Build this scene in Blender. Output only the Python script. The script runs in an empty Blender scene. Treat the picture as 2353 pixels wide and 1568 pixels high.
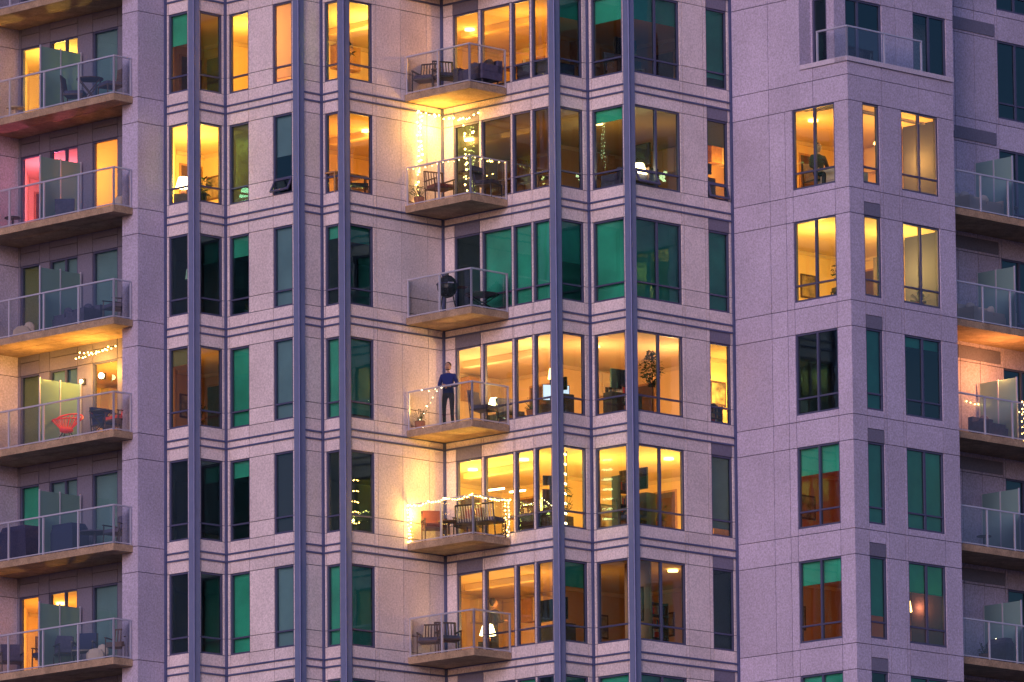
import bpy, math, random
from mathutils import Vector, Matrix
random.seed(7)
q=math.sqrt(.5)
H=3.0
def zk(k): return 35.70+(3-k)*H
scene=bpy.context.scene

# ------------------------------------------------------------ materials
def mat(name,col,rough=.6,metal=0,noise=0.0,nscale=8,rnd=0.0,emis=None,es=0,grain=0.0,trans=0.0,spec=.5):
    m=bpy.data.materials.new(name);m.use_nodes=True
    nt=m.node_tree;b=nt.nodes['Principled BSDF']
    b.inputs['Base Color'].default_value=(*col,1);b.inputs['Roughness'].default_value=rough
    b.inputs['Metallic'].default_value=metal
    b.inputs['Specular IOR Level'].default_value=spec
    if emis: b.inputs['Emission Color'].default_value=(*emis,1);b.inputs['Emission Strength'].default_value=es
    if noise or rnd or grain:
        tc=nt.nodes.new('ShaderNodeTexCoord')
        def mulv(a,bn):
            mm=nt.nodes.new('ShaderNodeMath');mm.operation='MULTIPLY'
            nt.links.new(a,mm.inputs[0]);nt.links.new(bn,mm.inputs[1]);return mm.outputs[0]
        outs=[]
        def rng(sock,lo,hi,a=0.,b2=1.):
            r=nt.nodes.new('ShaderNodeMapRange');r.inputs[1].default_value=a;r.inputs[2].default_value=b2
            r.inputs[3].default_value=lo;r.inputs[4].default_value=hi;nt.links.new(sock,r.inputs[0]);outs.append(r.outputs[0])
        if noise:
            n=nt.nodes.new('ShaderNodeTexNoise');n.inputs['Scale'].default_value=nscale;n.inputs['Detail'].default_value=5
            nt.links.new(tc.outputs['Object'],n.inputs['Vector']);rng(n.outputs['Fac'],1-noise,1+noise,.3,.7)
        if grain:
            n=nt.nodes.new('ShaderNodeTexNoise');n.inputs['Scale'].default_value=22;n.inputs['Detail'].default_value=2
            nt.links.new(tc.outputs['Object'],n.inputs['Vector']);rng(n.outputs['Fac'],1-grain,1+grain,.3,.7)
        if rnd:
            g=nt.nodes.new('ShaderNodeNewGeometry');rng(g.outputs['Random Per Island'],1-rnd,1+rnd)
        v=outs[0]
        for o in outs[1:]: v=mulv(v,o)
        vm=nt.nodes.new('ShaderNodeVectorMath');vm.operation='SCALE';vm.inputs[0].default_value=col
        nt.links.new(v,vm.inputs['Scale']);nt.links.new(vm.outputs[0],b.inputs['Base Color'])
    if trans:
        out=nt.nodes['Material Output'];t=nt.nodes.new('ShaderNodeBsdfTranslucent');t.inputs[0].default_value=(*col,1)
        mx=nt.nodes.new('ShaderNodeMixShader');mx.inputs[0].default_value=trans
        nt.links.new(b.outputs[0],mx.inputs[1]);nt.links.new(t.outputs[0],mx.inputs[2]);nt.links.new(mx.outputs[0],out.inputs[0])
    return m
def glassmat(name,tint,gloss,extra,rough=.01,frost=None):
    m=bpy.data.materials.new(name);m.use_nodes=True;nt=m.node_tree;nt.nodes.clear()
    out=nt.nodes.new('ShaderNodeOutputMaterial');tr=nt.nodes.new('ShaderNodeBsdfTransparent');tr.inputs[0].default_value=(*tint,1)
    gl=nt.nodes.new('ShaderNodeBsdfGlossy');gl.inputs[0].default_value=(*gloss,1);gl.inputs['Roughness'].default_value=rough
    fr=nt.nodes.new('ShaderNodeFresnel');fr.inputs[0].default_value=1.5
    ad=nt.nodes.new('ShaderNodeMath');ad.inputs[1].default_value=extra;nt.links.new(fr.outputs[0],ad.inputs[0])
    tc=nt.nodes.new('ShaderNodeTexCoord');no=nt.nodes.new('ShaderNodeTexNoise');no.inputs['Scale'].default_value=1.3
    bp=nt.nodes.new('ShaderNodeBump');bp.inputs['Strength'].default_value=.08;bp.inputs['Distance'].default_value=.05
    nt.links.new(tc.outputs['Object'],no.inputs['Vector']);nt.links.new(no.outputs['Fac'],bp.inputs['Height']);nt.links.new(bp.outputs[0],gl.inputs['Normal'])
    mx=nt.nodes.new('ShaderNodeMixShader');nt.links.new(ad.outputs[0],mx.inputs[0]);nt.links.new(tr.outputs[0],mx.inputs[1]);nt.links.new(gl.outputs[0],mx.inputs[2])
    last=mx
    if frost:
        df=nt.nodes.new('ShaderNodeBsdfDiffuse');df.inputs[0].default_value=(*frost[0],1)
        tl=nt.nodes.new('ShaderNodeBsdfTranslucent');tl.inputs[0].default_value=(*frost[0],1)
        a=nt.nodes.new('ShaderNodeMixShader');a.inputs[0].default_value=.5
        nt.links.new(df.outputs[0],a.inputs[1]);nt.links.new(tl.outputs[0],a.inputs[2])
        c=nt.nodes.new('ShaderNodeMixShader');c.inputs[0].default_value=frost[1]
        nt.links.new(mx.outputs[0],c.inputs[1]);nt.links.new(a.outputs[0],c.inputs[2]);last=c
    nt.links.new(last.outputs[0],out.inputs[0]);return m

M={}
M['white']=mat('cream_cladding',(.74,.66,.68),.55,rnd=.07,noise=.09,nscale=1.0,grain=.18)
M['stone']=mat('lavender_cladding',(.50,.46,.62),.6,rnd=.07,noise=.08,nscale=.7,grain=.22)
M['cop']=mat('parapet_coping',(.60,.56,.68),.6,grain=.12)
M['grey']=mat('grey_spandrel',(.17,.17,.25),.5,rnd=.08,grain=.12)
M['back']=mat('joint_backing',(.035,.04,.09),.8)
M['trim']=mat('blue_grey_metal',(.09,.115,.25),.45,metal=.3,noise=.08,nscale=6)
M['post']=mat('corner_post_metal',(.19,.23,.40),.45,metal=.3,noise=.06,nscale=4)
M['frame']=mat('window_frame',(.08,.09,.18),.45,metal=.2)
M['conc']=mat('balcony_concrete',(.38,.275,.18),.8,noise=.25,nscale=3,grain=.2)
M['rail']=mat('railing_aluminium',(.55,.56,.68),.4,metal=.4)
M['glass']=glassmat('window_glass_pane',(.88,.90,.82),(.42,.80,.85),.05)
M['rglass']=glassmat('railing_glass_pane',(.84,.87,.87),(.8,.85,1),.04)
M['fglass']=glassmat('frosted_glass',(.6,.75,.7),(.6,.8,.8),.05,.2,frost=((.34,.55,.55),.8))
M['iwall']=mat('room_wall',(.76,.60,.38),.8,noise=.04,nscale=1)
M['iwall2']=mat('room_wall_dimmed',(.50,.34,.20),.8,noise=.04,nscale=1)  # room wall with the dimness of weakly lit rooms put into its colour
M['iwall3']=mat('room_wall_unlit',(.18,.22,.27),.8,noise=.04,nscale=1)  # same wall, shade of unlit rooms painted into the colour
M['iceil']=mat('room_ceiling',(.62,.50,.36),.8)
M['ifloor']=mat('room_floor',(.25,.14,.07),.5)
M['bT']=mat('roller_blind_teal',(.05,.62,.47),.8,noise=.3,nscale=.9,trans=.25)
M['bG']=mat('roller_blind_grey',(.20,.38,.48),.8,noise=.15,nscale=1.2,trans=.25)
M['bC']=mat('curtain_peach',(.85,.62,.38),.8,trans=.6)
M['bO']=mat('blind_olive',(.26,.30,.12),.8,trans=.4)
M['bD']=mat('dark_room_sheet',(.03,.03,.05),.8)  # near-black sheet that paints the darkness of an unlit room
M['blackm']=mat('black_plastic',(.02,.02,.025),.4)
M['dkwood']=mat('dark_wood',(.08,.04,.03),.6,noise=.2,nscale=12)
M['ltwood']=mat('light_wood',(.42,.24,.11),.6,noise=.2,nscale=12)
M['red']=mat('red_cord',(.75,.05,.04),.5)
M['rust']=mat('rust_fabric',(.16,.04,.03),.9)
M['navy']=mat('navy_fabric',(.02,.03,.10),.9)
M['slate']=mat('slate_fabric',(.07,.07,.14),.9,noise=.2,nscale=9)
M['cream']=mat('cream_fabric',(.65,.56,.48),.9)
M['leaf']=mat('leaf_green',(.035,.08,.02),.6,rnd=.4)
M['terra']=mat('plant_pot',(.35,.14,.07),.7)
M['shade']=mat('lamp_shade_lit',(.9,.7,.4),.8,emis=(1,.62,.20),es=7)
M['globe']=mat('lamp_globe_lit',(.9,.8,.5),.8,emis=(1,.78,.38),es=16)
M['shadeoff']=mat('lamp_shade_unlit',(.35,.72,.6),.8)
M['bulb']=mat('string_bulb',(1,.7,.3),.5,emis=(1,.58,.14),es=24)
M['bulbw']=mat('string_bulb_pale',(1,.9,.6),.5,emis=(1,.80,.42),es=12)
M['tube']=mat('led_strip',(1,.8,.4),.5,emis=(1,.84,.42),es=14)
M['wire']=mat('wire',(.02,.03,.02),.6)
M['screen']=mat('tv_screen_off',(.015,.015,.02),.15)
M['screenon']=mat('tv_screen_on',(.3,.4,.6),.3,emis=(.60,.78,1),es=1.3)
M['art']=mat('picture_print',(.25,.20,.13),.6,noise=.7,nscale=5)
M['skin']=mat('skin',(.50,.29,.20),.5)
M['hair']=mat('hair_dark',(.02,.012,.008),.6)
M['lips']=mat('lips',(.35,.12,.10),.5)
M['sweater']=mat('navy_sweater',(.012,.024,.14),.9)
M['pants']=mat('dark_trousers',(.03,.03,.05),.9)
M['shoe']=mat('shoes',(.02,.02,.02),.5)
M['dshirt']=mat('dark_shirt',(.03,.025,.03),.9)
M['eye']=mat('eye_white',(.7,.7,.68),.3)
M['ground']=mat('asphalt_ground',(.06,.06,.065),.9,noise=.2,nscale=.3)
M['pave']=mat('pavement_concrete',(.28,.27,.27),.9,noise=.1,nscale=.8)

# ------------------------------------------------------------ mesh builder
class MB:
    def __init__(s): s.v=[];s.f=[];s.m=[];s.mats=[]
    def mi(s,m):
        mm=M[m]
        if mm not in s.mats: s.mats.append(mm)
        return s.mats.index(mm)
    def poly(s,pts,m):
        b=len(s.v);s.v+= [tuple(p) for p in pts];s.f.append(tuple(range(b,b+len(pts))));s.m.append(s.mi(m))
    def hexa(s,c,m):
        b=len(s.v);s.v+=[tuple(p) for p in c];i=s.mi(m)
        for f in ((0,3,2,1),(4,5,6,7),(0,1,5,4),(1,2,6,5),(2,3,7,6),(3,0,4,7)):
            s.f.append(tuple(b+k for k in f));s.m.append(i)
    def box(s,c,sz,m,rz=0,R=None):
        R=R or Matrix.Rotation(rz,3,'Z');c=Vector(c);x,y,z=[a/2 for a in sz]
        s.hexa([c+R@Vector(p) for p in ((-x,-y,-z),(x,-y,-z),(x,y,-z),(-x,y,-z),(-x,-y,z),(x,-y,z),(x,y,z),(-x,y,z))],m)
    def cyl(s,p0,p1,r0,m,r1=None,n=8):
        p0=Vector(p0);p1=Vector(p1);r1=r0 if r1 is None else r1
        d=(p1-p0).normalized();a=d.orthogonal().normalized();bb=d.cross(a);b=len(s.v);i=s.mi(m)
        for p,r in((p0,r0),(p1,r1)):
            for k in range(n):
                t=2*math.pi*k/n;s.v.append(tuple(p+(a*math.cos(t)+bb*math.sin(t))*r))
        for k in range(n):
            s.f.append((b+k,b+(k+1)%n,b+n+(k+1)%n,b+n+k));s.m.append(i)
        s.f.append(tuple(b+k for k in reversed(range(n))));s.m.append(i)
        s.f.append(tuple(b+n+k for k in range(n)));s.m.append(i)
    def ball(s,c,r,m,n=8,sc=(1,1,1),R=None):
        b=len(s.v);i=s.mi(m);k2=max(3,n//2);c=Vector(c)
        for a in range(k2+1):
            ph=math.pi*a/k2
            for k in range(n):
                t=2*math.pi*k/n
                p=Vector((r*sc[0]*math.sin(ph)*math.cos(t),r*sc[1]*math.sin(ph)*math.sin(t),r*sc[2]*math.cos(ph)))
                if R: p=R@p
                s.v.append(tuple(c+p))
        for a in range(k2):
            for k in range(n):
                s.f.append((b+a*n+k,b+(a+1)*n+k,b+(a+1)*n+(k+1)%n,b+a*n+(k+1)%n));s.m.append(i)
    def build(s,name,parent=None,smooth=False,rz=0,loc=None):
        me=bpy.data.meshes.new(name);me.from_pydata(s.v,[],s.f)
        for mm in s.mats: me.materials.append(mm)
        me.polygons.foreach_set('material_index',s.m)
        if smooth: me.polygons.foreach_set('use_smooth',[True]*len(s.f))
        me.update();o=bpy.data.objects.new(name,me);scene.collection.objects.link(o)
        if loc is not None: o.location=loc
        o.rotation_euler[2]=rz
        if parent: o.parent=parent
        return o
def empty(name):
    o=bpy.data.objects.new(name,None);scene.collection.objects.link(o);return o
BLD=empty('apartment_building')

class Face:
    def __init__(s,P,Q,style,ops=(),joints=()):
        s.P=Vector((P[0],P[1],0));Qv=Vector((Q[0],Q[1],0));s.len=(Qv-s.P).length;s.d=(Qv-s.P)/s.len
        s.n=Vector((s.d.y,-s.d.x,0));s.style=style;s.ops=ops;s.joints=joints
    def pt(s,a,o,z):
        p=s.P+s.d*a+s.n*o;return Vector((p.x,p.y,z))
    def fbox(s,mb,a0,a1,z0,z1,o0,o1,m):
        if a1-a0<.002 or z1-z0<.002: return
        mb.hexa([s.pt(a0,o1,z0),s.pt(a1,o1,z0),s.pt(a1,o0,z0),s.pt(a0,o0,z0),s.pt(a0,o1,z1),s.pt(a1,o1,z1),s.pt(a1,o0,z1),s.pt(a0,o0,z1)],m)
    def fquad(s,mb,a0,a1,z0,z1,o,m): mb.poly([s.pt(a0,o,z0),s.pt(a1,o,z0),s.pt(a1,o,z1),s.pt(a0,o,z1)],m)

mbClad,mbTrim,mbFrame,mbGlass,mbBlind=MB(),MB(),MB(),MB(),MB()
F={}
F['F0']=Face((-9.13,2.41),(-8.35,1.63),'w',[('w1',.12,.86,(),0,0)])
F['F1']=Face((-8.35,1.63),(-7.54,2.43),'w',[('w2',.23,1.02,(),0,0)])
F['F2']=Face((-7.54,2.43),(-5.55,.44),'w',[('w3',.14,.89,(),0,0),('w4',1.83,2.56,(),0,0)])
F['F3']=Face((-5.55,.44),(-4.96,1.02),'w')
F['F4']=Face((-4.96,1.02),(-4.36,.42),'w',[('w5',.12,.62,(),0,0)])
F['F5']=Face((-4.36,.42),(-1.80,2.97),'w',[('w6',.21,1.05,(),0,0)],(1.18,2.08,3.04))
F['F6']=Face((-1.80,2.97),(1.17,0.0),'w',[('dr',.42,1.38,(),1,1),('w7',1.46,2.56,(),0,0),('w8',2.62,3.30,(),0,0),('w9',3.36,3.97,(),0,0)])
F['F7']=Face((1.17,0),(2.05,.88),'w',[('w10',.21,1.05,(),0,0)])
F['F8']=Face((2.05,.88),(3.12,-.18),'w',[('w11',.14,1.26,(),0,0)])
F['F9']=Face((3.12,-.18),(5.86,2.56),'w',[('w12',.18,1.92,(1.03,),0,0),('w13',2.95,3.74,(),1,0)],(2.03,2.82))
F['F10']=Face((5.86,2.56),(8.83,-.41),'s',[('b1',2.2,3.7,(2.96,),0,0)],(1.37,1.94))
F['F11']=Face((8.83,-.41),(11.75,2.51),'s',[('b2',.56,1.2,(),1,0),('b3',2.06,3.5,(2.78,),0,0)],(1.32,1.95))
F['F12']=Face((-16,3.76),(-13.29,6.47),'s',(),(1.5,3.0))
F['F13']=Face((-13.29,6.47),(-9.61,2.79),'l',[('l1',.10,.86,(),1,1),('l2',1.28,2.4,(1.9,),1,1),('l3',3.0,4.0,(),1,1)])
F['F17']=Face((-9.61,2.79),(-10.26,2.14),'s')
F['F14']=Face((-10.26,2.14),(-9.83,1.71),'s')
F['F15']=Face((-9.83,1.71),(-9.13,2.41),'s')
F['F18']=Face((11.75,2.51),(10.55,3.71),'s')
F['F16']=Face((10.55,3.71),(17,10.16),'s',[('r1',3.75,5.3,(4.5,),0,0)],(2.0,2.8,3.65,6.2,7.6))

BL={  # D entries hang the dark sheet painting an unlit room
'w1':{0:('T',.38),3:('O',.2)},'w2':{4:('D',.9)},'w3':{1:('O',1),3:('T',1),5:('T',1),4:('T',.2),2:('T',.25)},
'w4':{0:('C',.92),1:('G',.5),2:('G',1),3:('G',1),4:('D',1),5:('G',1)},
'w5':{3:('T',1),5:('T',1),2:('T',.15)},'w6':{3:('T',.93),5:('T',1),2:('T',.2)},
'w7':{2:('T',1)},'w8':{2:('T',1),},'w9':{2:('T',1)},
'w10':{0:('T',.25),2:('T',.5),5:('T',.3)},'w11':{0:('T',.3),1:('T',.15),2:('T',1)},'w12':{0:('T',.3),2:('T',1)},
'w13':{0:('T',.85),1:('O',.3),2:('T',1),4:('G',.88),5:('D',1)},
'b1':{4:('T',.33),5:('T',.28)},'b2':{3:('T',1),4:('T',1),5:('T',.7)},'b3':{3:('T',.12),4:('T',1),5:('T',.35)},
'l1':{2:('O',1),3:('O',1),4:('T',.5)},'l2':{2:('G',.5),3:('G',.9),4:('G',.4)},'l3':{0:('G',1),1:('C',.97),2:('G',1),4:('G',1),5:('G',1)},
}
for w in ('w1','w3','w5','w6','w10','w11','w12','b1','b3','w8'):
    BL.setdefault(w,{}).setdefault(6,('T',1));BL[w].setdefault(-1,('T',.5))
def window(f,op,k,z0,z1,inter):
    nm,a0,a1,mul,gh,isd=op
    fw=.045
    f.fbox(mbFrame,a0,a0+fw,z0,z1,-.11,-.03,'frame');f.fbox(mbFrame,a1-fw,a1,z0,z1,-.11,-.03,'frame')
    f.fbox(mbFrame,a0+fw,a1-fw,z1-fw,z1,-.11,-.03,'frame');f.fbox(mbFrame,a0+fw,a1-fw,z0,z0+fw,-.11,-.03,'frame')
    for m_ in mul: f.fbox(mbFrame,m_-.03,m_+.03,z0+fw,z1-fw,-.108,-.028,'frame')
    if not isd:
        zt=z0+.43
        es=[a0+fw]+[x for m_ in mul for x in (m_-.03,m_+.03)]+[a1-fw]
        for i in range(0,len(es),2): f.fbox(mbFrame,es[i],es[i+1],zt-.022,zt+.022,-.106,-.034,'frame')
    f.fquad(mbGlass,a0+fw*.5,a1-fw*.5,z0+fw*.5,z1-fw*.5,-.07,'glass')
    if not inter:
        f.fquad(mbBlind,a0,a1,z0,z1,-.2,'bD' if random.random()<.6 else 'bT');return  # no room modelled: dark sheet paints its shade, other windows get teal blinds
    b=BL.get(nm,{}).get(k)
    if b:
        t,fr=b
        f.fquad(mbBlind,a0+.01,a1-.01,z1-(z1-z0)*fr,z1-.01,-.145,'b'+t)
        if fr<.99: f.fbox(mbBlind,a0+.01,a1-.01,z1-(z1-z0)*fr-.03,z1-(z1-z0)*fr,-.155,-.135,'b'+t)
def floor_face(f,k,inter):
    z=zk(k);g=.009
    st=f.style;zs0=z-.43;w0=z+.43;w1=z+2.57
    cl={'w':'white','s':'stone','l':'grey'}[st]
    ops=list(f.ops)
    cuts=sorted(set([0,f.len]+[x for o in ops for x in (o[1],o[2])]+list(f.joints)))
    def opat(c):
        for o in ops:
            if o[1]-1e-4<=c<=o[2]+1e-4: return o
    E=.036
    def bk(a0,a1,b0,b1):
        f.fbox(mbClad,max(a0,E),min(a1,f.len-E),b0,b1,-.16,-.032,'back')
    def panel(a0,a1,b0,b1,m):
        l=0.0005 if a0<=0 else g;r=0.0005 if a1>=f.len else g
        f.fbox(mbClad,a0+l,a1-r,b0+g,b1-g,-.03,0,m)
    bk(0,f.len,zs0,z+.43)
    for a0,a1 in zip(cuts[:-1],cuts[1:]):
        o=opat((a0+a1)/2)
        if st=='w':
            panel(a0,a1,zs0,z-.1,'grey' if (o and o[4]) else cl);panel(a0,a1,z-.1,z+.1,cl);panel(a0,a1,z+.1,w0,cl)
            if not o:
                bk(a0,a1,w0,w1)
                panel(a0,a1,w0,w0+.43,cl);panel(a0,a1,w0+.43,w1,cl)
        else:
            if o and o[4]: panel(a0,a1,zs0,z-.08,'grey');panel(a0,a1,z-.08,z+.25,cl)
            else: panel(a0,a1,zs0,z+.25,cl)
            if o: panel(a0,a1,z+.25,w0,cl)
            else:
                bk(a0,a1,w0,w1);panel(a0,a1,z+.25,w1,cl)
    if st=='w':
        for zz in (z-.1,z+.1): f.fbox(mbTrim,0,f.len,zz-.022,zz+.022,0.001,.035,'trim')
    for o in ops: window(f,o,k,w0,w1,inter)
ROWS=range(-1,7)
for k in range(-4,15):
    for nm,f in F.items():
        if nm in('F10','F11','F18') and k<=0: continue
        floor_face(f,k,k in ROWS)
zt=zk(0)
F10,F11=F['F10'],F['F11']
def strip(f,a0,a1,z0,z1,m,cuts=(),oo=0):
    cs=[a0]+[c for c in cuts if a0<c<a1]+[a1]
    f.fbox(mbClad,a0+.036,a1-.036,z0,z1,-.16+oo,-.032+oo,'back')
    for x,y in zip(cs[:-1],cs[1:]): f.fbox(mbClad,x+(.009 if x>a0 else .0005),y-(.009 if y<a1 else .0005),z0+.009,z1-.009,-.03+oo,oo,m)
SA=2.5
for z0,z1 in ((zt-.43,zt+.25),(zt+.25,zt+.60)):
    strip(F10,SA,F10.len,z0,z1,'stone',(2.96,));strip(F11,0,F11.len,z0,z1,'stone',(1.32,2.78));strip(F['F18'],0,F['F18'].len,z0,z1,'stone')
F10.fbox(mbClad,SA+.05,F10.len,zt+.60,zt+.72,-.4,.05,'cop')
F11.fbox(mbClad,-.05,F11.len,zt+.602,zt+.722,-.4,.05,'cop')
mbClad.poly([(7.2,1.3,zt+.3),(8.83,-.33,zt+.3),(11.6,2.45,zt+.3),(10.5,3.6,zt+.3),(9.2,3.4,zt+.3)],'conc')
s1,s2=.45,.86
A=F10.pt(SA,0,0);U0=Face((5.86,2.56),(A.x,A.y),'s',(),(1.37,))
B=F10.pt(SA,-s1,0);Cc=F10.pt(F10.len-s2,-s1,0)
U1=Face((A.x,A.y),(B.x,B.y),'s')
U2=Face((B.x,B.y),(Cc.x,Cc.y),'s',[('u1',.06,.56,(),0,0)])
e0=F11.pt(F11.len+1.0,-s2,0)
U3=Face((Cc.x,Cc.y),(e0.x,e0.y),'s',[('u2',.45,1.85,(.95,),0,1),('u3',3.1,4.4,(3.75,),0,0)],(2.4,))
U4=Face((e0.x,e0.y),(e0.x-.9,e0.y+.9),'s')
for k in range(-4,1):
    for f in (U0,U1,U2,U3,U4): floor_face(f,k,k in ROWS)
for P,Q in (((-20,7.76),(-16,3.76)),((17,10.16),(17,17)),((17,17),(-20,17)),((-20,17),(-20,7.76))):
    f=Face(P,Q,'s')
    for k in range(-4,15):
        z=zk(k);n=max(1,round(f.len/2));cs=[f.len*i/n for i in range(n+1)]
        strip(f,0,f.len,z-.43,z+.25,'stone',cs[1:-1]);strip(f,0,f.len,z+.25,z+2.57,'stone',cs[1:-1])
ztop=zk(-4)+2.57
mbClad.poly([(-20,7.76,ztop),(-16,3.76,ztop),(-13.29,6.47,ztop),(-9.61,2.79,ztop),(-10.2,2.1,ztop),(-9.83,1.71,ztop),(-9.13,2.41,ztop),(-8.35,1.63,ztop),(-7.54,2.43,ztop),(-5.55,.44,ztop),(-4.96,1.02,ztop),(-4.36,.42,ztop),(-1.8,2.97,ztop),(1.17,0,ztop),(2.05,.88,ztop),(3.12,-.18,ztop),(5.86,2.56,ztop),(8.3,.8,ztop),(10.9,3.3,ztop),(17,10.16,ztop),(17,17,ztop),(-20,17,ztop)],'grey')
mbClad.build('cladding_panels',BLD)
zb=zk(14)-.43
def post(p,w,m,out):
    c=Vector((p[0],p[1],0))+Vector(out)
    mbTrim.box((c.x,c.y,(zb+ztop)/2),(w,w,ztop-zb),m,math.radians(45))
for p in ((-8.35,1.63),(-5.55,.44),(-4.36,.42),(1.17,0),(3.12,-.18)):
    post(p,.21,'post',(0,.07,0))
    mbTrim.cyl((p[0],p[1]-.085,zb),(p[0],p[1]-.085,ztop),.03,'trim',n=6)
for p in ((-9.13,2.41),(-7.54,2.43),(-4.96,1.02),(-1.8,2.97),(2.05,.88),(5.86,2.56)): post(p,.12,'trim',(0,0,0))
mbTrim.build('metal_trim_and_posts',BLD)

# ------------------------------------------------------------ rooms
chain=[(-9.13,2.41),(-8.35,1.63),(-7.54,2.43),(-5.55,.44),(-4.96,1.02),(-4.36,.42),(-1.8,2.97),(1.17,0),(2.05,.88),(3.12,-.18),(5.86,2.56),(8.83,-.41),(11.75,2.51)]
chainL=[(-16,3.76),(-13.29,6.47),(-9.61,2.79)]
chainR=[(10.55,3.71),(17,10.16)]
def front(ch,xa,xb,off=.26):
    def fy(x):
        for (x0,y0),(x1,y1) in zip(ch[:-1],ch[1:]):
            if x0<=x<=x1: return y0+(y1-y0)*(x-x0)/(x1-x0)
    return [(xa,fy(xa)+off)]+[(x,y+off) for x,y in ch if xa+.01<x<xb-.01]+[(xb,fy(xb)+off)]
mbRoom=MB()
rr=random.Random(3)
ROOMS={'A':(chain,-9.0,-7.56,3.2),'B':(chain,-7.52,-6.55,3.2),'C':(chain,-6.5,-5.3,3.4),'D':(chain,-4.94,-2.7,3.6),
'E1':(chain,-1.78,1.15,3.2),'E2':(chain,1.19,5.02,3.4),'F':(chain,5.06,6.9,2.4),'G':(chain,6.95,11.5,2.2),
'H1':(chainL,-13.2,-11.35,3),'H2':(chainL,-11.3,-9.7,3.2),'I':(chainR,12.9,16.5,2.5)}
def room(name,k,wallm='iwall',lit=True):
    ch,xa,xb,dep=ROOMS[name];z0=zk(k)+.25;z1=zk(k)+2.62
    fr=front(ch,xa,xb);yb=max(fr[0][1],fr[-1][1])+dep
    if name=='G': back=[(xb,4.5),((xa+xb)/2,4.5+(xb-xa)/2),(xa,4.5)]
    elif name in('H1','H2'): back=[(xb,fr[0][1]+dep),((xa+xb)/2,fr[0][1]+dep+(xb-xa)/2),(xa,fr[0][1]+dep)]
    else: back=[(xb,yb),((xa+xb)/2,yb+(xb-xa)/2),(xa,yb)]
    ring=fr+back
    mbRoom.poly([(x,y,z0) for x,y in ring],'ifloor');mbRoom.poly([(x,y,z1) for x,y in reversed(ring)],'iceil' if lit else 'iwall3')  # unlit rooms: ceiling takes the shade-darkened wall colour
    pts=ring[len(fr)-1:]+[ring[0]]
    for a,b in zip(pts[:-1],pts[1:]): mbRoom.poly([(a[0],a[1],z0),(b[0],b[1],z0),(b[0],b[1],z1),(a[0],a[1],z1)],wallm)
    if lit:
        for W in (Face(back[2],back[1],'w'),Face(back[1],back[0],'w')):
            W.fbox(mbRoom,.0,W.len,z1-.10,z1-.002,.002,.05,'iceil')
            t=rr.random()
            if W.len>.9:
                a=rr.uniform(.1,max(.12,W.len-.9))
                if t<.4:
                    W.fbox(mbRoom,a,a+.85,z0+.003,z0+2.05,.003,.03,'ltwood');W.fbox(mbRoom,a+.06,a+.79,z0+.004,z0+1.99,.031,.04,'dkwood')
                elif t<.7:
                    for i in range(2): W.fbox(mbRoom,a+i*.42,a+i*.42+.40,z1-.75,z1-.12,.003,.33,'cream' if rr.random()<.5 else 'ltwood')
                else:
                    W.fbox(mbRoom,a,a+.6,z0+1.1,z0+1.75,.003,.03,'dkwood');W.fbox(mbRoom,a+.05,a+.55,z0+1.15,z0+1.70,.031,.036,'art')
AMB=(1,.43,.06);YEL=(1,.58,.11);PCH=(1,.54,.20);PNK=(1,.18,.42)
RL={
'A':{0:(20,AMB),1:(280,YEL),3:(24,AMB)},
'B':{0:(160,YEL),1:(16,YEL)},
'C':{0:(160,PCH)},
'D':{0:(320,YEL),1:(170,AMB)},
'E1':{0:(200,AMB),1:(14,AMB),3:(290,PCH),4:(440,YEL),5:(140,AMB)},
'E2':{0:(8,AMB),1:(34,YEL),3:(250,PCH),4:(420,YEL),5:(44,AMB)},
'F':{1:(55,AMB),3:(110,YEL),4:(60,PCH)},
'G':{1:(340,AMB),2:(430,YEL),4:(60,(1,.16,.05)),5:(50,(1,.24,.07))},
'H1':{0:(210,YEL),1:(170,PNK),3:(14,AMB),5:(140,AMB)},
'H2':{1:(160,AMB),3:(130,AMB)},
'I':{}}
def plight(name,loc,p,c,r=.12,parent=BLD):
    l=bpy.data.lights.new(name,'POINT');l.energy=p;l.color=c;l.shadow_soft_size=r
    o=bpy.data.objects.new(name,l);scene.collection.objects.link(o);o.location=loc
    if parent: o.parent=parent
    return o
for k in ROWS:
    for nm in ROOMS:
        if nm=='G' and k<=0: continue
        d=RL[nm].get(k)
        room(nm,k,('iwall2' if d[0]<65 else 'iwall') if d else 'iwall3',bool(d))  # wall colour is darkened to follow the room's light power
        if d and d[0]>0:
            ch,xa,xb,dep=ROOMS[nm];n=2 if (xb-xa)>2.5 else 1
            for i in range(n):
                x=xa+(xb-xa)*(i+.5+rr.uniform(-.1,.1))/n
                fy=front(ch,x,xb)[0][1];y=fy+rr.uniform(1.3,2.0)
                plight('ceiling_light',(x,y,zk(k)+rr.uniform(1.35,1.75)),d[0]/n,d[1],.08)
                if rr.random()<.4: mbRoom.cyl((x,y,zk(k)+2.60),(x,y,zk(k)+2.55),.14,'shade',n=12)
            if nm in('E1','D'): mbRoom.box(((xa+xb)/2,front(ch,(xa+xb)/2,xb)[0][1]+2.3,zk(k)+2.53),((xb-xa)*1.2 if nm=='D' else 2.6,.25,.16),'iceil',math.radians(-45))
mbRoom.build('interior_rooms',BLD)
mbFrame.build('window_frames',BLD);mbGlass.build('window_glass',BLD);mbBlind.build('window_blinds',BLD)

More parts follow.
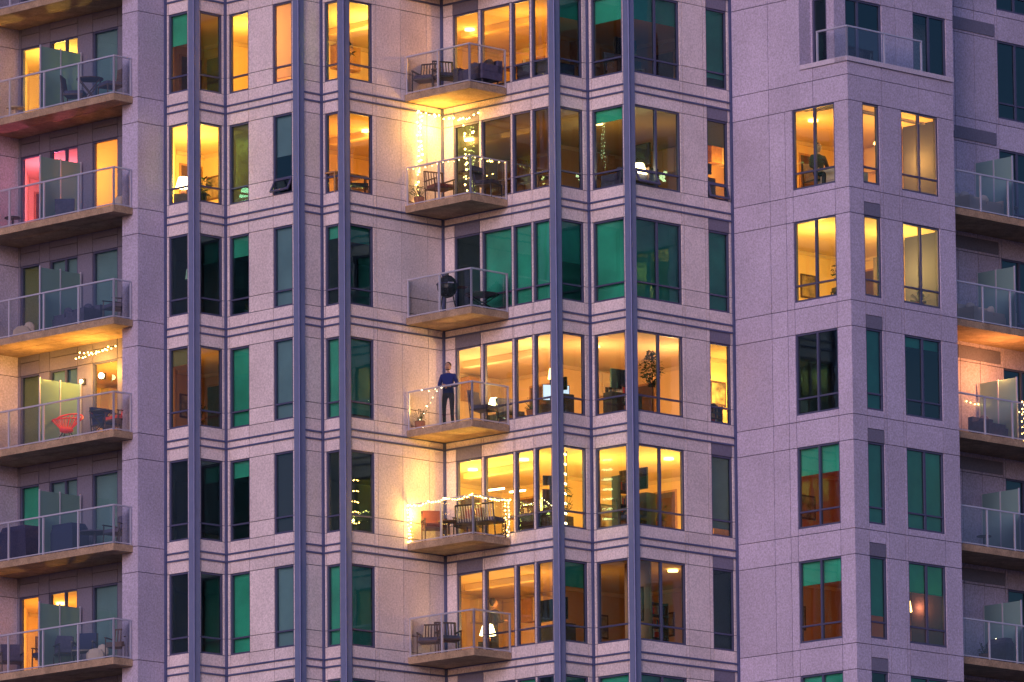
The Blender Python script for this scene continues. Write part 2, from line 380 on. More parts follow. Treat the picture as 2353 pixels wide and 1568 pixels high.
# ------------------------------------------------------------ balconies
mbSlab,mbRail,mbRG,mbFG=MB(),MB(),MB(),MB()
def railing(pts,zb,posts,h=1.02):
    for (a,b) in zip(pts[:-1],pts[1:]):
        a=Vector((a[0],a[1],0));b=Vector((b[0],b[1],0));d=(b-a);L=d.length;d/=L
        ang=math.atan2(d.y,d.x);c=(a+b)/2
        mbRail.box((c.x,c.y,zb+h),(L+.05,.055,.04),'rail',ang)
        mbRail.box((c.x,c.y,zb+.04),(L,.03,.03),'rail',ang)
        n=max(1,round(L/posts))
        for i in range(n+1):
            p=a+d*(L*i/n);mbRail.box((p.x,p.y,zb+h/2-.1),(.045,.045,h+.16),'rail',ang)
        for i in range(n):
            p=a+d*(L*i/n+.04);r=a+d*(L*(i+1)/n-.04)
            mbRG.poly([(p.x,p.y,zb+.06),(r.x,r.y,zb+.06),(r.x,r.y,zb+h-.03),(p.x,p.y,zb+h-.03)],'rglass')
for k in range(-4,15):
    z=zk(k);f=F['F6']
    f.fbox(mbSlab,.01,2.46,z+.10,z+.28,.04,1.40,'conc')
    p=[f.pt(.06,1.36,0),f.pt(2.42,1.36,0),f.pt(2.42,.05,0)];railing([(a.x,a.y) for a in p],z+.28,1.25)
    f=F['F13']
    f.fbox(mbSlab,.01,5.18,z+.10,z+.28,.005,.90,'conc');f.fbox(mbSlab,.01,5.62,z+.10,z+.28,.902+.02,1.60,'conc')
    p=[f.pt(.05,1.56,0),f.pt(5.58,1.56,0),f.pt(5.58,.97,0)];railing([(a.x,a.y) for a in p],z+.28,1.42)
    a=Vector((-12.55,3.47,0));d=Vector((q,q,0))
    for i in range(2):
        s0=a+d*(.08+i*.72);s1_=a+d*(.76+i*.72)
        mbFG.hexa([Vector((v.x,v.y,zz))+o for zz in (z+.36,z+2.02) for v,o in ((s0,Vector((0,0,0))),(s1_,Vector((0,0,0))),(s1_,Vector((-.012,.012,0))),(s0,Vector((-.012,.012,0))))],'fglass')
    for i in range(3):
        s0=a+d*(.05+i*.72);mbRail.box((s0.x,s0.y,z+1.18),(.035,.035,1.76),'rail',math.radians(45))
    if k>=1:
        f=F['F16']
        f.fbox(mbSlab,.01,9.0,z+.10,z+.28,.005,1.58,'conc')
        p=[f.pt(.1,1.54,0),f.pt(8.9,1.54,0)];railing([(b.x,b.y) for b in p],z+.28,1.15)
        a=Vector((13.42,4.55,0));d=Vector((-q,q,0))
        for i in range(2):
            s0=a+d*(.03+i*.66);s1_=a+d*(.64+i*.66)
            mbFG.hexa([Vector((v.x,v.y,zz))+o for zz in (z+.36,z+2.0) for v,o in ((s0,Vector((0,0,0))),(s1_,Vector((0,0,0))),(s1_,Vector((.012,.012,0))),(s0,Vector((.012,.012,0))))],'fglass')
        for i in range(3):
            s0=a+d*(i*.66);mbRail.box((s0.x,s0.y,z+1.16),(.035,.035,1.72),'rail',math.radians(45))
for k in range(-3,7):
    F['F16'].fbox(mbSlab,1.9,3.6,zk(k)-.36,zk(k)-.02,.0015,.03,'grey')
p=[F10.pt(3.1,-.05,0),F10.pt(F10.len-.05,-.05,0)];p2=F11.pt(2.95,-.05,0)
railing([(p[0].x,p[0].y),(p[1].x,p[1].y),(p2.x,p2.y)],zt+.70,1.3,.85)
mbSlab.build('balcony_slabs',BLD);mbRail.build('balcony_railings',BLD);mbRG.build('railing_glass',BLD);mbFG.build('privacy_screens',BLD)
mbA=MB()
def awning(f,a0,a1,z0,z1,ang=28):
    t=math.radians(ang);h=z1-z0
    def P(a,w,off=0):
        return f.pt(a,-.02+math.sin(t)*w+off*math.cos(t),z1-math.cos(t)*w+off*math.sin(t))
    for (x0,x1,w0,w1) in ((a0,a0+.05,0,h),(a1-.05,a1,0,h),(a0+.05,a1-.05,0,.05),(a0+.05,a1-.05,h-.05,h)):
        mbA.hexa([P(x0,w1),P(x1,w1),P(x1,w1,-.04),P(x0,w1,-.04),P(x0,w0),P(x1,w0),P(x1,w0,-.04),P(x0,w0,-.04)],'frame')
    mbA.poly([P(a0,h,-.02),P(a1,h,-.02),P(a1,0,-.02),P(a0,0,-.02)],'glass')
z=zk(1)+.43
awning(F['F2'],1.85,2.54,z+.03,z+.42);awning(F['F9'],.2,1.0,z+.03,z+.42);awning(F['F9'],2.97,3.72,z+.03,z+.42,15)
mbA.build('open_awning_windows',BLD)

# ------------------------------------------------------------ furniture builders (local: floor origin, front -Y)
def place(mb,name,f,a,o,z,rz=0,smooth=False):
    p=f.pt(a,o,z);return mb.build(name,None,smooth,rz=rz,loc=p)
def chair(name='balcony_chair',frame='blackm',cush='slate',slat=False,arms=True,w=.56):
    m=MB();h=w/2
    for x in(-h,h):
        m.cyl((x,-.26,0),(x,-.24,.62 if arms else .42),.018,frame,n=6);m.cyl((x,.24,0),(x,.34,.92),.018,frame,n=6)
        if arms: m.box((x,.02,.63),(.055,.60,.025),frame)
    m.box((0,0,.40),(w,.54,.04),frame)
    if slat:
        for i in range(7): x=-h+w*(i+.5)/7;m.cyl((x,.25,.42),(x,.33,.90),.016,frame,n=5)
        m.cyl((-h,.335,.91),(h,.335,.91),.022,frame,n=6)
    else:
        R=Matrix.Rotation(math.radians(-12),3,'X');m.box((0,.29,.68),(w-.06,.05,.5),cush,R=R)
    m.box((0,-.01,.46),(w-.06,.5,.09),cush);return m
def bench(w=1.3,cush='slate'):
    m=MB();h=w/2
    for x in(-h,0,h):
        m.cyl((x,-.28,0),(x,-.27,.42),.02,'blackm',n=6);m.cyl((x,.26,0),(x,.36,.85),.02,'blackm',n=6)
    m.box((0,0,.40),(w,.58,.03),'blackm')
    for i in range(15): x=-h+w*(i+.5)/15;m.cyl((x,.27,.42),(x,.355,.83),.012,'rail',n=5)
    m.cyl((-h,.36,.85),(h,.36,.85),.024,'blackm',n=6);m.box((0,-.02,.46),(w-.06,.52,.1),cush);return m
def sofa(w=1.5,c='cream'):
    m=MB();m.box((0,0,.26),(w,.72,.22),c);m.box((0,.30,.52),(w,.16,.34),c)
    for x in(-w/2+.08,w/2-.08): m.box((x,-.02,.45),(.16,.68,.2),c)
    for i in(-1,1):
        m.box((i*w*.2,-.06,.42),(w*.36,.5,.12),c);m.ball((i*w*.25,.14,.6),.2,c,10,(1,.5,.8))
    for x in(-w/2+.1,w/2-.1):
        for y in(-.3,.3): m.cyl((x,y,0),(x,y,.15),.02,'blackm',n=6)
    return m
def table(r=.35,h=.7,mt='blackm',cross=False):
    m=MB();m.cyl((0,0,h),(0,0,h+.03),r,mt,n=16)
    if cross:
        for s in(-1,1):
            m.cyl((-r*.8,s*r*.5,0),(r*.8,s*r*.5,h),.015,mt,n=6);m.cyl((r*.8,s*r*.5,0),(-r*.8,s*r*.5,h),.015,mt,n=6)
    else:
        m.cyl((0,0,.04),(0,0,h),.03,mt,n=8);m.cyl((0,0,0),(0,0,.04),r*.6,mt,r*.5,n=12)
    return m
def grill():
    m=MB();m.ball((0,0,.78),.27,'blackm',14,(1,1,1.15));m.cyl((0,0,1.06),(0,0,1.14),.05,'blackm',n=8)
    m.cyl((0,0,.82),(0,0,.85),.285,'slate',n=16)
    for a in range(3):
        t=a*2.09;m.cyl((.15*math.cos(t),.15*math.sin(t),.6),(.28*math.cos(t),.28*math.sin(t),0),.015,'blackm',n=6)
    m.box((.4,0,.78),(.26,.3,.02),'dkwood');m.box((0,-.29,.84),(.16,.03,.03),'rail');return m
def covered(w=.9,d=.6,h=1.0,c='slate'):
    m=MB();b=[(-w/2,-d/2),(w/2,-d/2),(w/2,d/2),(-w/2,d/2)]
    lv=[(1.06,0),(1.0,.25),(1.02,.6),(.96,h*.85),(.8,h)]
    rings=[]
    for s,zz in lv: rings.append([(x*s+rr.uniform(-.02,.02),y*s+rr.uniform(-.02,.02),zz) for x,y in b])
    for r0,r1 in zip(rings[:-1],rings[1:]):
        for i in range(4): j=(i+1)%4;m.poly([r0[i],r0[j],r1[j],r1[i]],c)
    m.poly(rings[-1],c);m.poly(rings[0][::-1],c);return m
def redchair():
    m=MB()
    for i in range(22):
        t=2*math.pi*i/22;rx=.42
        top=(rx*math.cos(t),.34*math.sin(t)+.04,.62+.22*max(0,math.sin(t))+.02)
        m.cyl((.06*math.cos(t),.06*math.sin(t)-.05,.30),top,.011,'red',n=4)
    prev=None
    for i in range(25):
        t=2*math.pi*i/24;p=(.42*math.cos(t),.34*math.sin(t)+.04,.62+.22*max(0,math.sin(t))+.02)
        if prev: m.cyl(prev,p,.02,'red',n=6)
        prev=p
    for a in(-.25,.25):
        for b in(-.2,.2): m.cyl((a,b,0),(a*.3,b*.3,.32),.014,'blackm',n=5)
    m.ball((0,-.02,.36),.2,'red',10,(1,.9,.4));return m
def cushion(c='cream'):
    m=MB();m.ball((0,0,.22),.26,c,10,(1,.45,.85));m.ball((.18,.1,.36),.2,c,10,(.8,.4,1));return m
def plant(h=.6,n=40,r=.28,pot='terra',broad=False,trunk=0):
    m=MB();m.cyl((0,0,0),(0,0,.24),.11,pot,.15,n=12);m.cyl((0,0,.24),(0,0,.26),.14,'dkwood',n=12)
    base=.25+trunk
    if trunk:
        m.cyl((0,0,.24),(.03,.01,base+.1),.022,'dkwood',.014,n=6)
        for i in range(7):
            t=rr.uniform(0,6.28);m.cyl((.02,.01,base-.1+i*.03),(r*.7*math.cos(t),r*.7*math.sin(t),base+rr.uniform(.1,h*.8)),.010,'dkwood',.005,n=4)
    for i in range(n):
        t=rr.uniform(0,6.28);rad=r*math.sqrt(rr.random());zz=base+h*rr.random()
        if trunk:
            k2=(zz-base)/h;rad*=max(.25,math.sin(math.pi*min(1,max(.08,k2))))
        c=Vector((rad*math.cos(t),rad*math.sin(t),zz))
        L=rr.uniform(.05,.10) if not broad else rr.uniform(.18,.3);wd=L*(.5 if not broad else .28)
        if trunk and not broad: L*=1.5;wd*=1.7
        if not trunk: m.cyl((0,0,.24),c,.005,'leaf',n=3)
        d=Vector((math.cos(t),math.sin(t),rr.uniform(-.6,.9))).normalized();sd=d.cross(Vector((rr.random()-.5,rr.random()-.5,1))).normalized()
        m.poly([c-d*L*.5,c+sd*wd*.5,c+d*L*.5+Vector((0,0,-L*.15)),c-sd*wd*.5],'leaf')
    return m
def floorlamp(h=1.55,lit=True,r=.17):
    m=MB();m.cyl((0,0,0),(0,0,.03),.14,'blackm',n=12);m.cyl((0,0,.03),(0,0,h-.1),.012,'blackm',n=6)
    m.cyl((0,0,h-.14),(0,0,h+.14),r,'shade' if lit else 'shadeoff',r*.75,n=16);return m
def tablelamp():
    m=MB();m.box((0,0,.25),(.5,.4,.5),'dkwood');m.ball((0,0,.58),.08,'terra',10,(1,1,1.2));m.cyl((0,0,.66),(0,0,.72),.01,'blackm',n=6)
    m.cyl((0,0,.70),(0,0,.98),.22,'globe',.13,n=14);return m
def tv(w=1.0,hc=1.1,on=False):
    m=MB();h=w*.57;m.box((0,0,hc),(w,.05,h),'blackm');m.box((0,-.028,hc),(w-.03,.006,h-.03),'screenon' if on else 'screen')
    m.box((0,.02,hc-h/2-.05),(.1,.05,.14),'blackm');m.box((0,.05,(hc-h/2-.12)/2),(w*1.15,.35,hc-h/2-.12),'dkwood');return m
def shelf(w=.7,h=1.6):
    m=MB()
    for x in(-w/2,w/2): m.box((x,0,h/2),(.035,.3,h),'dkwood')
    for i in range(5):
        zz=.05+(h-.08)*i/4;m.box((0,0,zz),(w-.04,.3,.03),'dkwood')
        if i<4:
            x=-w/2+.06
            while x<w/2-.1:
                t=rr.uniform(.03,.06);hh=rr.uniform(.15,.26);m.box((x,0,zz+.016+hh/2),(t,.18,hh),rr.choice(['red','slate','cream','ltwood','navy']));x+=t+.01+(.12 if rr.random()<.2 else 0)
    return m
def picture(w=.6,h=.8):
    m=MB();m.box((0,0,0),(w,.03,h),'dkwood');m.box((0,-.018,0),(w-.1,.008,h-.1),'art');m.box((0,-.023,0),(w*.45,.004,h*.4),'slate');return m
def pendant(drop=.7,globe=True):
    m=MB();m.cyl((0,0,0),(0,0,-drop),.008,'blackm',n=5)
    if globe: m.ball((0,0,-drop-.13),.14,'globe',14)
    else: m.cyl((0,0,-drop-.2),(0,0,-drop),.22,'shade',.10,n=14)
    return m
def dining():
    m=MB();m.box((0,0,.73),(1.2,.7,.04),'ltwood')
    for x in(-.55,.55):
        for y in(-.3,.3): m.box((x,y,.355),(.05,.05,.71),'ltwood')
    m.cyl((0,0,.75),(0,0,.95),.05,'cream',.03,n=10);return m

f6,f13,f16,f9,f8,f7,f1,f5=F['F6'],F['F13'],F['F16'],F['F9'],F['F8'],F['F7'],F['F1'],F['F5']
R_=math.radians
bz=lambda k:zk(k)+.28+.001
iz=lambda k:zk(k)+.252
# centre balconies
place(chair(slat=True),'balcony_chair',f6,.35,.95,bz(0),R_(-20));place(chair(slat=True),'balcony_chair',f6,.95,.75,bz(0),R_(20));place(sofa(1.1,'slate'),'outdoor_sofa',f6,1.95,.60,bz(0),R_(-45))
place(chair(frame='dkwood',cush='rust',slat=True),'balcony_chair',f6,.85,.95,bz(1),R_(30));place(table(.32,.72),'balcony_table',f6,1.75,.7,bz(1));place(chair(arms=False),'balcony_chair',f6,2.1,.4,bz(1),R_(60));place(plant(.35,40,.25),'potted_plant',f6,.22,1.1,bz(1))
place(grill(),'barbecue_grill',f6,1.0,.85,bz(2),R_(20));place(table(.45,.45,'blackm',True),'balcony_table',f6,2.0,.55,bz(2))
place(chair(cush='slate',arms=False),'balcony_chair',f6,2.0,.5,bz(3),R_(60));place(plant(.3,35,.2),'potted_plant',f6,.2,1.1,bz(3))
place(chair(frame='dkwood',cush='rust'),'balcony_chair',f6,.45,.85,bz(4),R_(10));place(table(.28,.5,'dkwood'),'balcony_table',f6,1.05,.9,bz(4));place(chair(cush='rust'),'balcony_chair',f6,1.3,.45,bz(4),R_(-30));place(bench(1.15),'garden_bench',f6,2.0,.65,bz(4),R_(150))
place(chair(frame='dkwood',slat=True),'balcony_chair',f6,.35,.95,bz(5),R_(-10));place(chair(frame='dkwood',slat=True),'balcony_chair',f6,.95,.85,bz(5),R_(15))
# left balconies
place(table(.36,.72,'dkwood',True),'folding_table',f13,3.9,.9,bz(0));place(chair(frame='dkwood',slat=True,arms=False),'balcony_chair',f13,3.2,.8,bz(0),R_(80));place(chair(frame='dkwood',slat=True,arms=False),'balcony_chair',f13,4.75,.9,bz(0),R_(-60));place(table(.25,.4,'cream'),'side_table',f13,.9,.9,bz(0))
place(cushion(),'floor_cushion',f13,5.0,.75,bz(1),R_(30));place(covered(.5,.4,.3,'slate'),'storage_box',f13,2.9,.9,bz(1));place(table(.22,.4),'side_table',f13,.8,.9,bz(1))
place(sofa(1.6,'slate'),'outdoor_sofa',f13,3.1,.75,bz(2),R_(-45));place(chair(cush='slate'),'balcony_chair',f13,4.9,.85,bz(2),R_(-60));place(cushion('cream'),'floor_cushion',f13,1.2,.9,bz(2))
place(redchair(),'red_cord_chair',f13,3.05,.95,bz(3),R_(-20));place(table(.32,.7,'blackm',True),'balcony_table',f13,4.35,.9,bz(3));place(chair(cush='navy'),'balcony_chair',f13,4.1,.5,bz(3),R_(40));place(chair(cush='red',frame='dkwood'),'balcony_chair',f13,4.95,.8,bz(3),R_(-50))
place(covered(1.1,.6,1.0,'navy'),'covered_barbecue',f13,1.1,.85,bz(4),R_(-45));place(covered(1.0,.6,.85,'navy'),'covered_furniture',f13,3.0,.85,bz(4),R_(-45));place(table(.45,.5,'slate'),'balcony_table',f13,4.1,.9,bz(4));place(chair(cush='slate'),'balcony_chair',f13,4.9,.8,bz(4),R_(-40))
for a,c,rz in((.8,'slate',10),(2.2,'navy',-30),(3.0,'slate',20),(3.7,'navy',-10)): place(chair(cush=c),'balcony_chair',f13,a,.9,bz(5),R_(rz))
place(cushion(),'floor_cushion',f13,4.2,.95,bz(5));place(chair(frame='dkwood',cush='dkwood',slat=True),'balcony_chair',f13,4.95,.8,bz(5),R_(-20))
# right balconies
place(sofa(1.5,'cream'),'outdoor_sofa',f16,2.0,.75,bz(1),R_(45));place(table(.3,.45),'side_table',f16,3.1,.8,bz(1));place(chair(cush='cream'),'balcony_chair',f16,4.6,.8,bz(1),R_(30))
place(sofa(1.7,'cream'),'outdoor_sofa',f16,2.2,.75,bz(2),R_(45));place(chair(cush='slate'),'balcony_chair',f16,4.6,.8,bz(2),R_(30))
place(sofa(1.5,'slate'),'outdoor_sofa',f16,2.6,.75,bz(3),R_(45));place(plant(.4,40,.25),'potted_plant',f16,4.5,1.1,bz(3))
place(covered(.9,.7,.9,'navy'),'covered_barbecue',f16,3.1,.8,bz(4),R_(45));place(table(.2,.4,'blackm'),'side_table',f16,1.8,.9,bz(4))
place(covered(.8,.7,.75,'slate'),'covered_barbecue',f16,2.7,.8,bz(5),R_(45));place(plant(.3,30,.2),'potted_plant',f16,1.6,1.0,bz(5))
# interiors
place(plant(.5,45,.28,'wire',True),'potted_plant',f1,.70,-.45,iz(1)+.25);place(tablelamp(),'table_lamp',f1,.45,-.9,iz(1))
place(floorlamp(1.3,False,.16),'floor_lamp',f1,.35,-.5,iz(2));place(plant(.5,60,.28),'potted_plant',f1,.6,-.5,iz(3)+.1);place(plant(.4,50,.25),'potted_plant',F['F2'],.5,-.5,iz(2))
place(plant(.5,30,.18,'wire',True,.6),'potted_plant',f5,.75,-.6,iz(0));place(floorlamp(1.7,True,.1),'floor_lamp',f5,.45,-1.6,iz(0));place(dining(),'dining_table',f5,.6,-.7,iz(1),R_(45));place(chair(arms=False,cush='dkwood'),'dining_chair',f5,.9,-.45,iz(1),R_(100))
place(dining(),'dining_table',f6,2.3,-.8,iz(0),R_(-45));place(sofa(1.4,'slate'),'sofa',f6,3.3,-.6,iz(0),R_(135));place(chair(),'armchair',f8,.6,-.6,iz(0),R_(40))
place(tv(.8,1.0),'television',f9,.6,-.7,iz(0),R_(45))
place(dining(),'dining_table',f6,2.4,-.9,iz(1),R_(-45));place(tv(1.0,1.2),'television',f8,.6,-1.2,iz(1),R_(-45));place(sofa(1.4,'slate'),'sofa',f9,.8,-.8,iz(1),R_(225));place(tablelamp(),'table_lamp',f9,.85,-.5,iz(1)-.1)
place(tablelamp(),'table_lamp',f6,1.2,-.7,iz(3));place(floorlamp(1.45),'floor_lamp',f6,3.0,-1.1,iz(3));place(tv(.6,1.05),'computer_monitor',f6,3.55,-.7,iz(3),R_(-45));place(chair(arms=False),'dining_chair',f6,1.9,-.6,iz(3),R_(30));place(plant(.35,40,.2),'potted_plant',f6,2.75,-.5,iz(3)+.2)
place(tv(.75,.85,True),'television',f7,.75,-.8,iz(3),R_(20));place(plant(.95,420,.36,'terra',False,.75),'indoor_tree',f9,1.28,-.55,iz(3));place(tv(.9,1.15),'television',f9,.60,-.9,iz(3),R_(40));place(plant(.3,40,.2),'potted_plant',f8,.95,-.45,iz(3)+.15)
place(shelf(.8,1.0),'bookshelf',f8,.5,-.6,iz(3),R_(-45))
place(tv(1.0,1.55),'television',f8,.55,-1.0,iz(4),R_(-45));place(tv(.45,1.6),'computer_monitor',f7,.95,-1.2,iz(4),R_(10));place(shelf(.55,1.55),'bookshelf',f9,.45,-.8,iz(4),R_(45));place(plant(.9,45,.4,'cream',True,.3),'indoor_tree',f6,3.75,-.6,iz(4));place(chair(arms=False),'dining_chair',f8,1.0,-.5,iz(4),R_(60));place(floorlamp(1.5),'floor_lamp',f6,2.7,-1.4,iz(4));place(dining(),'dining_table',f6,2.2,-.8,iz(4),R_(-45));place(plant(.5,50,.3),'potted_plant',f9,1.5,-.5,iz(4)+.2);place(sofa(1.4,'dkwood'),'sofa',f6,3.1,-.6,iz(4),R_(135))
place(tablelamp(),'table_lamp',f6,.95,-.6,iz(5));place(tv(1.0,1.15),'television',f6,3.2,-.8,iz(5),R_(-45));place(shelf(.6,1.3),'bookshelf',f9,1.4,-.6,iz(5),R_(45))
mP=MB()
f8.fbox(mP,.2,1.1,iz(5),zk(5)+2.61,-1.05,-.98,'iwall2');F['F9'].fbox(mP,2.95,3.7,iz(3),zk(3)+2.61,-.95,-.88,'iwall')
mP.build('partition_walls',BLD)
place(picture(.55,.9),'framed_picture',f8,.62,-.955,zk(5)+1.5,R_(-45));place(picture(.62,.8),'framed_picture',f9,3.32,-.855,zk(3)+1.55,R_(45))
place(tv(.5,1.1),'computer_monitor',f9,3.35,-.5,iz(1),R_(45));place(shelf(.6,.7),'bookshelf',f9,3.35,-.4,iz(3),R_(45))
place(pendant(.75),'pendant_lamp',F10,3.15,-.9,zk(1)+2.61);place(pendant(.5,False),'pendant_lamp',F11,2.6,-1.2,zk(1)+2.61);place(chair(arms=False,cush='ltwood'),'dining_chair',F10,2.65,-.5,iz(1),R_(30));place(sofa(1.1,'cream'),'sofa',F10,3.35,-.7,iz(1),R_(135))
place(plant(.5,60,.25,'wire',False,.3),'potted_plant',F10,3.35,-.45,iz(2)+.1);place(chair(arms=False,cush='dkwood'),'dining_chair',F10,3.35,-.7,iz(2),R_(-60));place(shelf(.7,1.5),'bookshelf',F11,2.4,-.9,iz(2),R_(45));place(plant(.35,50,.3),'potted_plant',F11,3.1,-.4,iz(2)+.1);place(floorlamp(1.3),'floor_lamp',F11,2.9,-.9,iz(5))
place(plant(.6,50,.3),'potted_plant',F['F13'],4.0,1.0,bz(6))

# ------------------------------------------------------------ string lights
def strings(name,paths,m='bulb',sp=.13,r=.020,sag=.05,jit=.02):
    mb=MB()
    for path in paths:
        for a,b in zip(path[:-1],path[1:]):
            a=Vector(a);b=Vector(b);L=(b-a).length;n=max(2,int(L/sp));pr=None
            hz=abs((b-a).z)<L*.7
            for i in range(n+1):
                t=i/n;p=a.lerp(b,t)
                if hz: p=p-Vector((0,0,sag*4*t*(1-t)))
                if pr: mb.cyl(pr,p,.004,'wire',n=3)
                pr=p
                j=Vector((rr.uniform(-jit,jit),rr.uniform(-jit,jit),rr.uniform(-jit,jit)-.02));mb.ball(p+j,r*rr.uniform(.75,1.2),m,6)
    return mb.build(name)
P6=lambda a,o,z:f6.pt(a,o,z)
z=zk(1);tp=z+3.0
strings('string_light_reflection',[[P6(.05,.95,tp-.05),P6(.05,.35,tp-.10),P6(.7,.06,tp-.25),P6(1.4,.06,tp-.25)],[P6(.05,.93,tp-.1),P6(.05,.95,z+1.3),P6(.05,1.0,z+.5)],[P6(.05,.80,tp-.15),P6(.06,.84,z+1.6)],
 [P6(.9,.05,tp-.5),P6(.95,.05,z+1.5),P6(.93,.05,z+.6)]],r=.026,jit=.04)
strings('string_light_reflection',[[P6(.06,1.36,z+1.32),P6(1.2,1.36,z+1.30),P6(2.4,1.36,z+1.32),P6(2.42,.1,z+1.30)],[P6(1.2,.4,z+1.05),P6(2.2,.3,z+1.0)]],sp=.2,r=.013)
z=zk(3)
strings('string_light_reflection',[[P6(.6,1.40,z+1.30),P6(1.3,1.40,z+1.30)],[P6(1.05,1.30,z+1.25),P6(.6,1.25,z+.9),P6(.2,1.2,z+.4)],[P6(.1,1.1,z+.5),P6(.4,1.2,z+.35)]],m='bulbw',sp=.18,r=.013)
z=zk(4)
strings('string_light_reflection',[[P6(.06,1.40,z+1.33),P6(.8,1.40,z+1.33),P6(1.4,1.40,z+1.33),P6(2.42,1.40,z+1.33),P6(2.46,.05,z+1.33)],[P6(.05,1.40,z+1.3),P6(.05,1.40,z+.35)],[P6(.12,1.40,z+1.3),P6(.12,1.40,z+.35)],[P6(2.46,.9-.8,z+1.3),P6(2.46,.1,z+.4)],[P6(2.46,.2,z+1.3),P6(2.46,.2,z+.4)]],sp=.09,r=.019,sag=.06)
z=zk(1)
strings('string_light_reflection',[[f7.pt(a,-.35,z+2.45),f7.pt(a,-.35,z+e_)] for a,e_ in((.25,1.6),(.33,1.3),(.41,1.25),(.49,1.5))],m='bulbw',sp=.1,r=.018)
z=zk(4);mb=MB()
for i in range(8):
    a=f7.pt(.28,-.30,z+2.45-i*.26);b=f7.pt(.64,-.34,z+2.40-i*.26);mb.cyl(a,b,.026,'tube',n=6)
for s_ in(.28,.64): mb.cyl(f7.pt(s_,-.32,z+.26),f7.pt(s_,-.32,z+2.5),.012,'blackm',n=5)
mb.build('led_light_stand')
mb=MB()
mb.box(f6.pt(.9,-.9,z+1.85),(.7,.04,.04),'tube',R_(-35));mb.box(f6.pt(1.6,-1.1,z+1.75),(.5,.04,.04),'tube',R_(-35));mb.build('led_shelf_light')
strings('string_light_reflection',[[f5.pt(.35,-.4,z+1.9-i*.28),f5.pt(.85,-.4,z+1.88-i*.28)] for i in range(6)],sp=.07,r=.013,sag=.01)  # bulb rows added behind the glass to stand for reflected string lights
strings('string_light_reflection',[[f6.pt(2.6,-.3,z+1.2),f6.pt(3.3,-.3,z+1.3),f6.pt(3.9,-.3,z+1.0)]],m='bulbw',sp=.09,r=.012)
z=zk(3)
strings('string_light_reflection',[[f13.pt(2.8,.25,z+2.85),f13.pt(4.2,.25,z+2.85)],[f13.pt(2.8,.4,z+2.7),f13.pt(4.2,.5,z+2.8)]],sp=.14,r=.024)
strings('string_light_reflection',[[f16.pt(2.2,.03,z+1.5),f16.pt(5.0,.03,z+1.5)],[f16.pt(2.75,1.5,z+1.35),f16.pt(2.75,1.5,z+.35)],[f16.pt(2.85,1.5,z+1.3),f16.pt(2.85,1.45,z+.35)]],m='bulb',sp=.16,r=.018)
strings('string_light_reflection',[[f16.pt(2.3,.8,zk(5)+1.05),f16.pt(3.0,.8,zk(5)+1.0)]],m='bulbw',sp=.1,r=.012)
m=MB();m.box((0,0,0),(.1,.06,.16),'blackm');m.ball((0,-.09,0),.08,'globe',10);place(m,'wall_lamp',f13,3.5,.04,zk(3)+2.15,R_(-45))
m=MB();m.box((0,0,0),(.1,.06,.16),'blackm');m.ball((0,-.09,0),.05,'globe',10);place(m,'wall_lamp',f13,2.7,.04,zk(3)+2.1,R_(-45))
OR=(1,.44,.06)
p=f6.pt(.45,.55,zk(1)+2.5);plight('string_light_glow',p,95,(1,.5,.07),.04);p=f6.pt(1.2,.45,zk(1)+1.6);plight('string_light_glow',p,18,OR,.04)
p=f6.pt(.25,1.25,zk(4)+1.1);plight('string_light_glow',p,44,(1,.52,.08),.04);p=f6.pt(2.2,1.1,zk(4)+1.2);plight('string_light_glow',p,16,(1,.5,.08),.04)
p=f6.pt(.5,.9,zk(4)+2.2);plight('string_light_glow',p,14,(1,.5,.08),.04)
p=f6.pt(.5,.9,zk(3)+.9);plight('string_light_glow',p,8,OR,.04)
p=f13.pt(3.5,.5,zk(3)+2.3);plight('balcony_glow',p,140,OR,.04);p=f13.pt(1.5,.9,zk(3)+2.3);plight('balcony_glow',p,60,OR,.04)
p=f16.pt(2.6,1.0,zk(3)+2.2);plight('balcony_glow',p,120,(1,.36,.10),.04)  # point light added for this balcony's orange glow; no wall lamp here

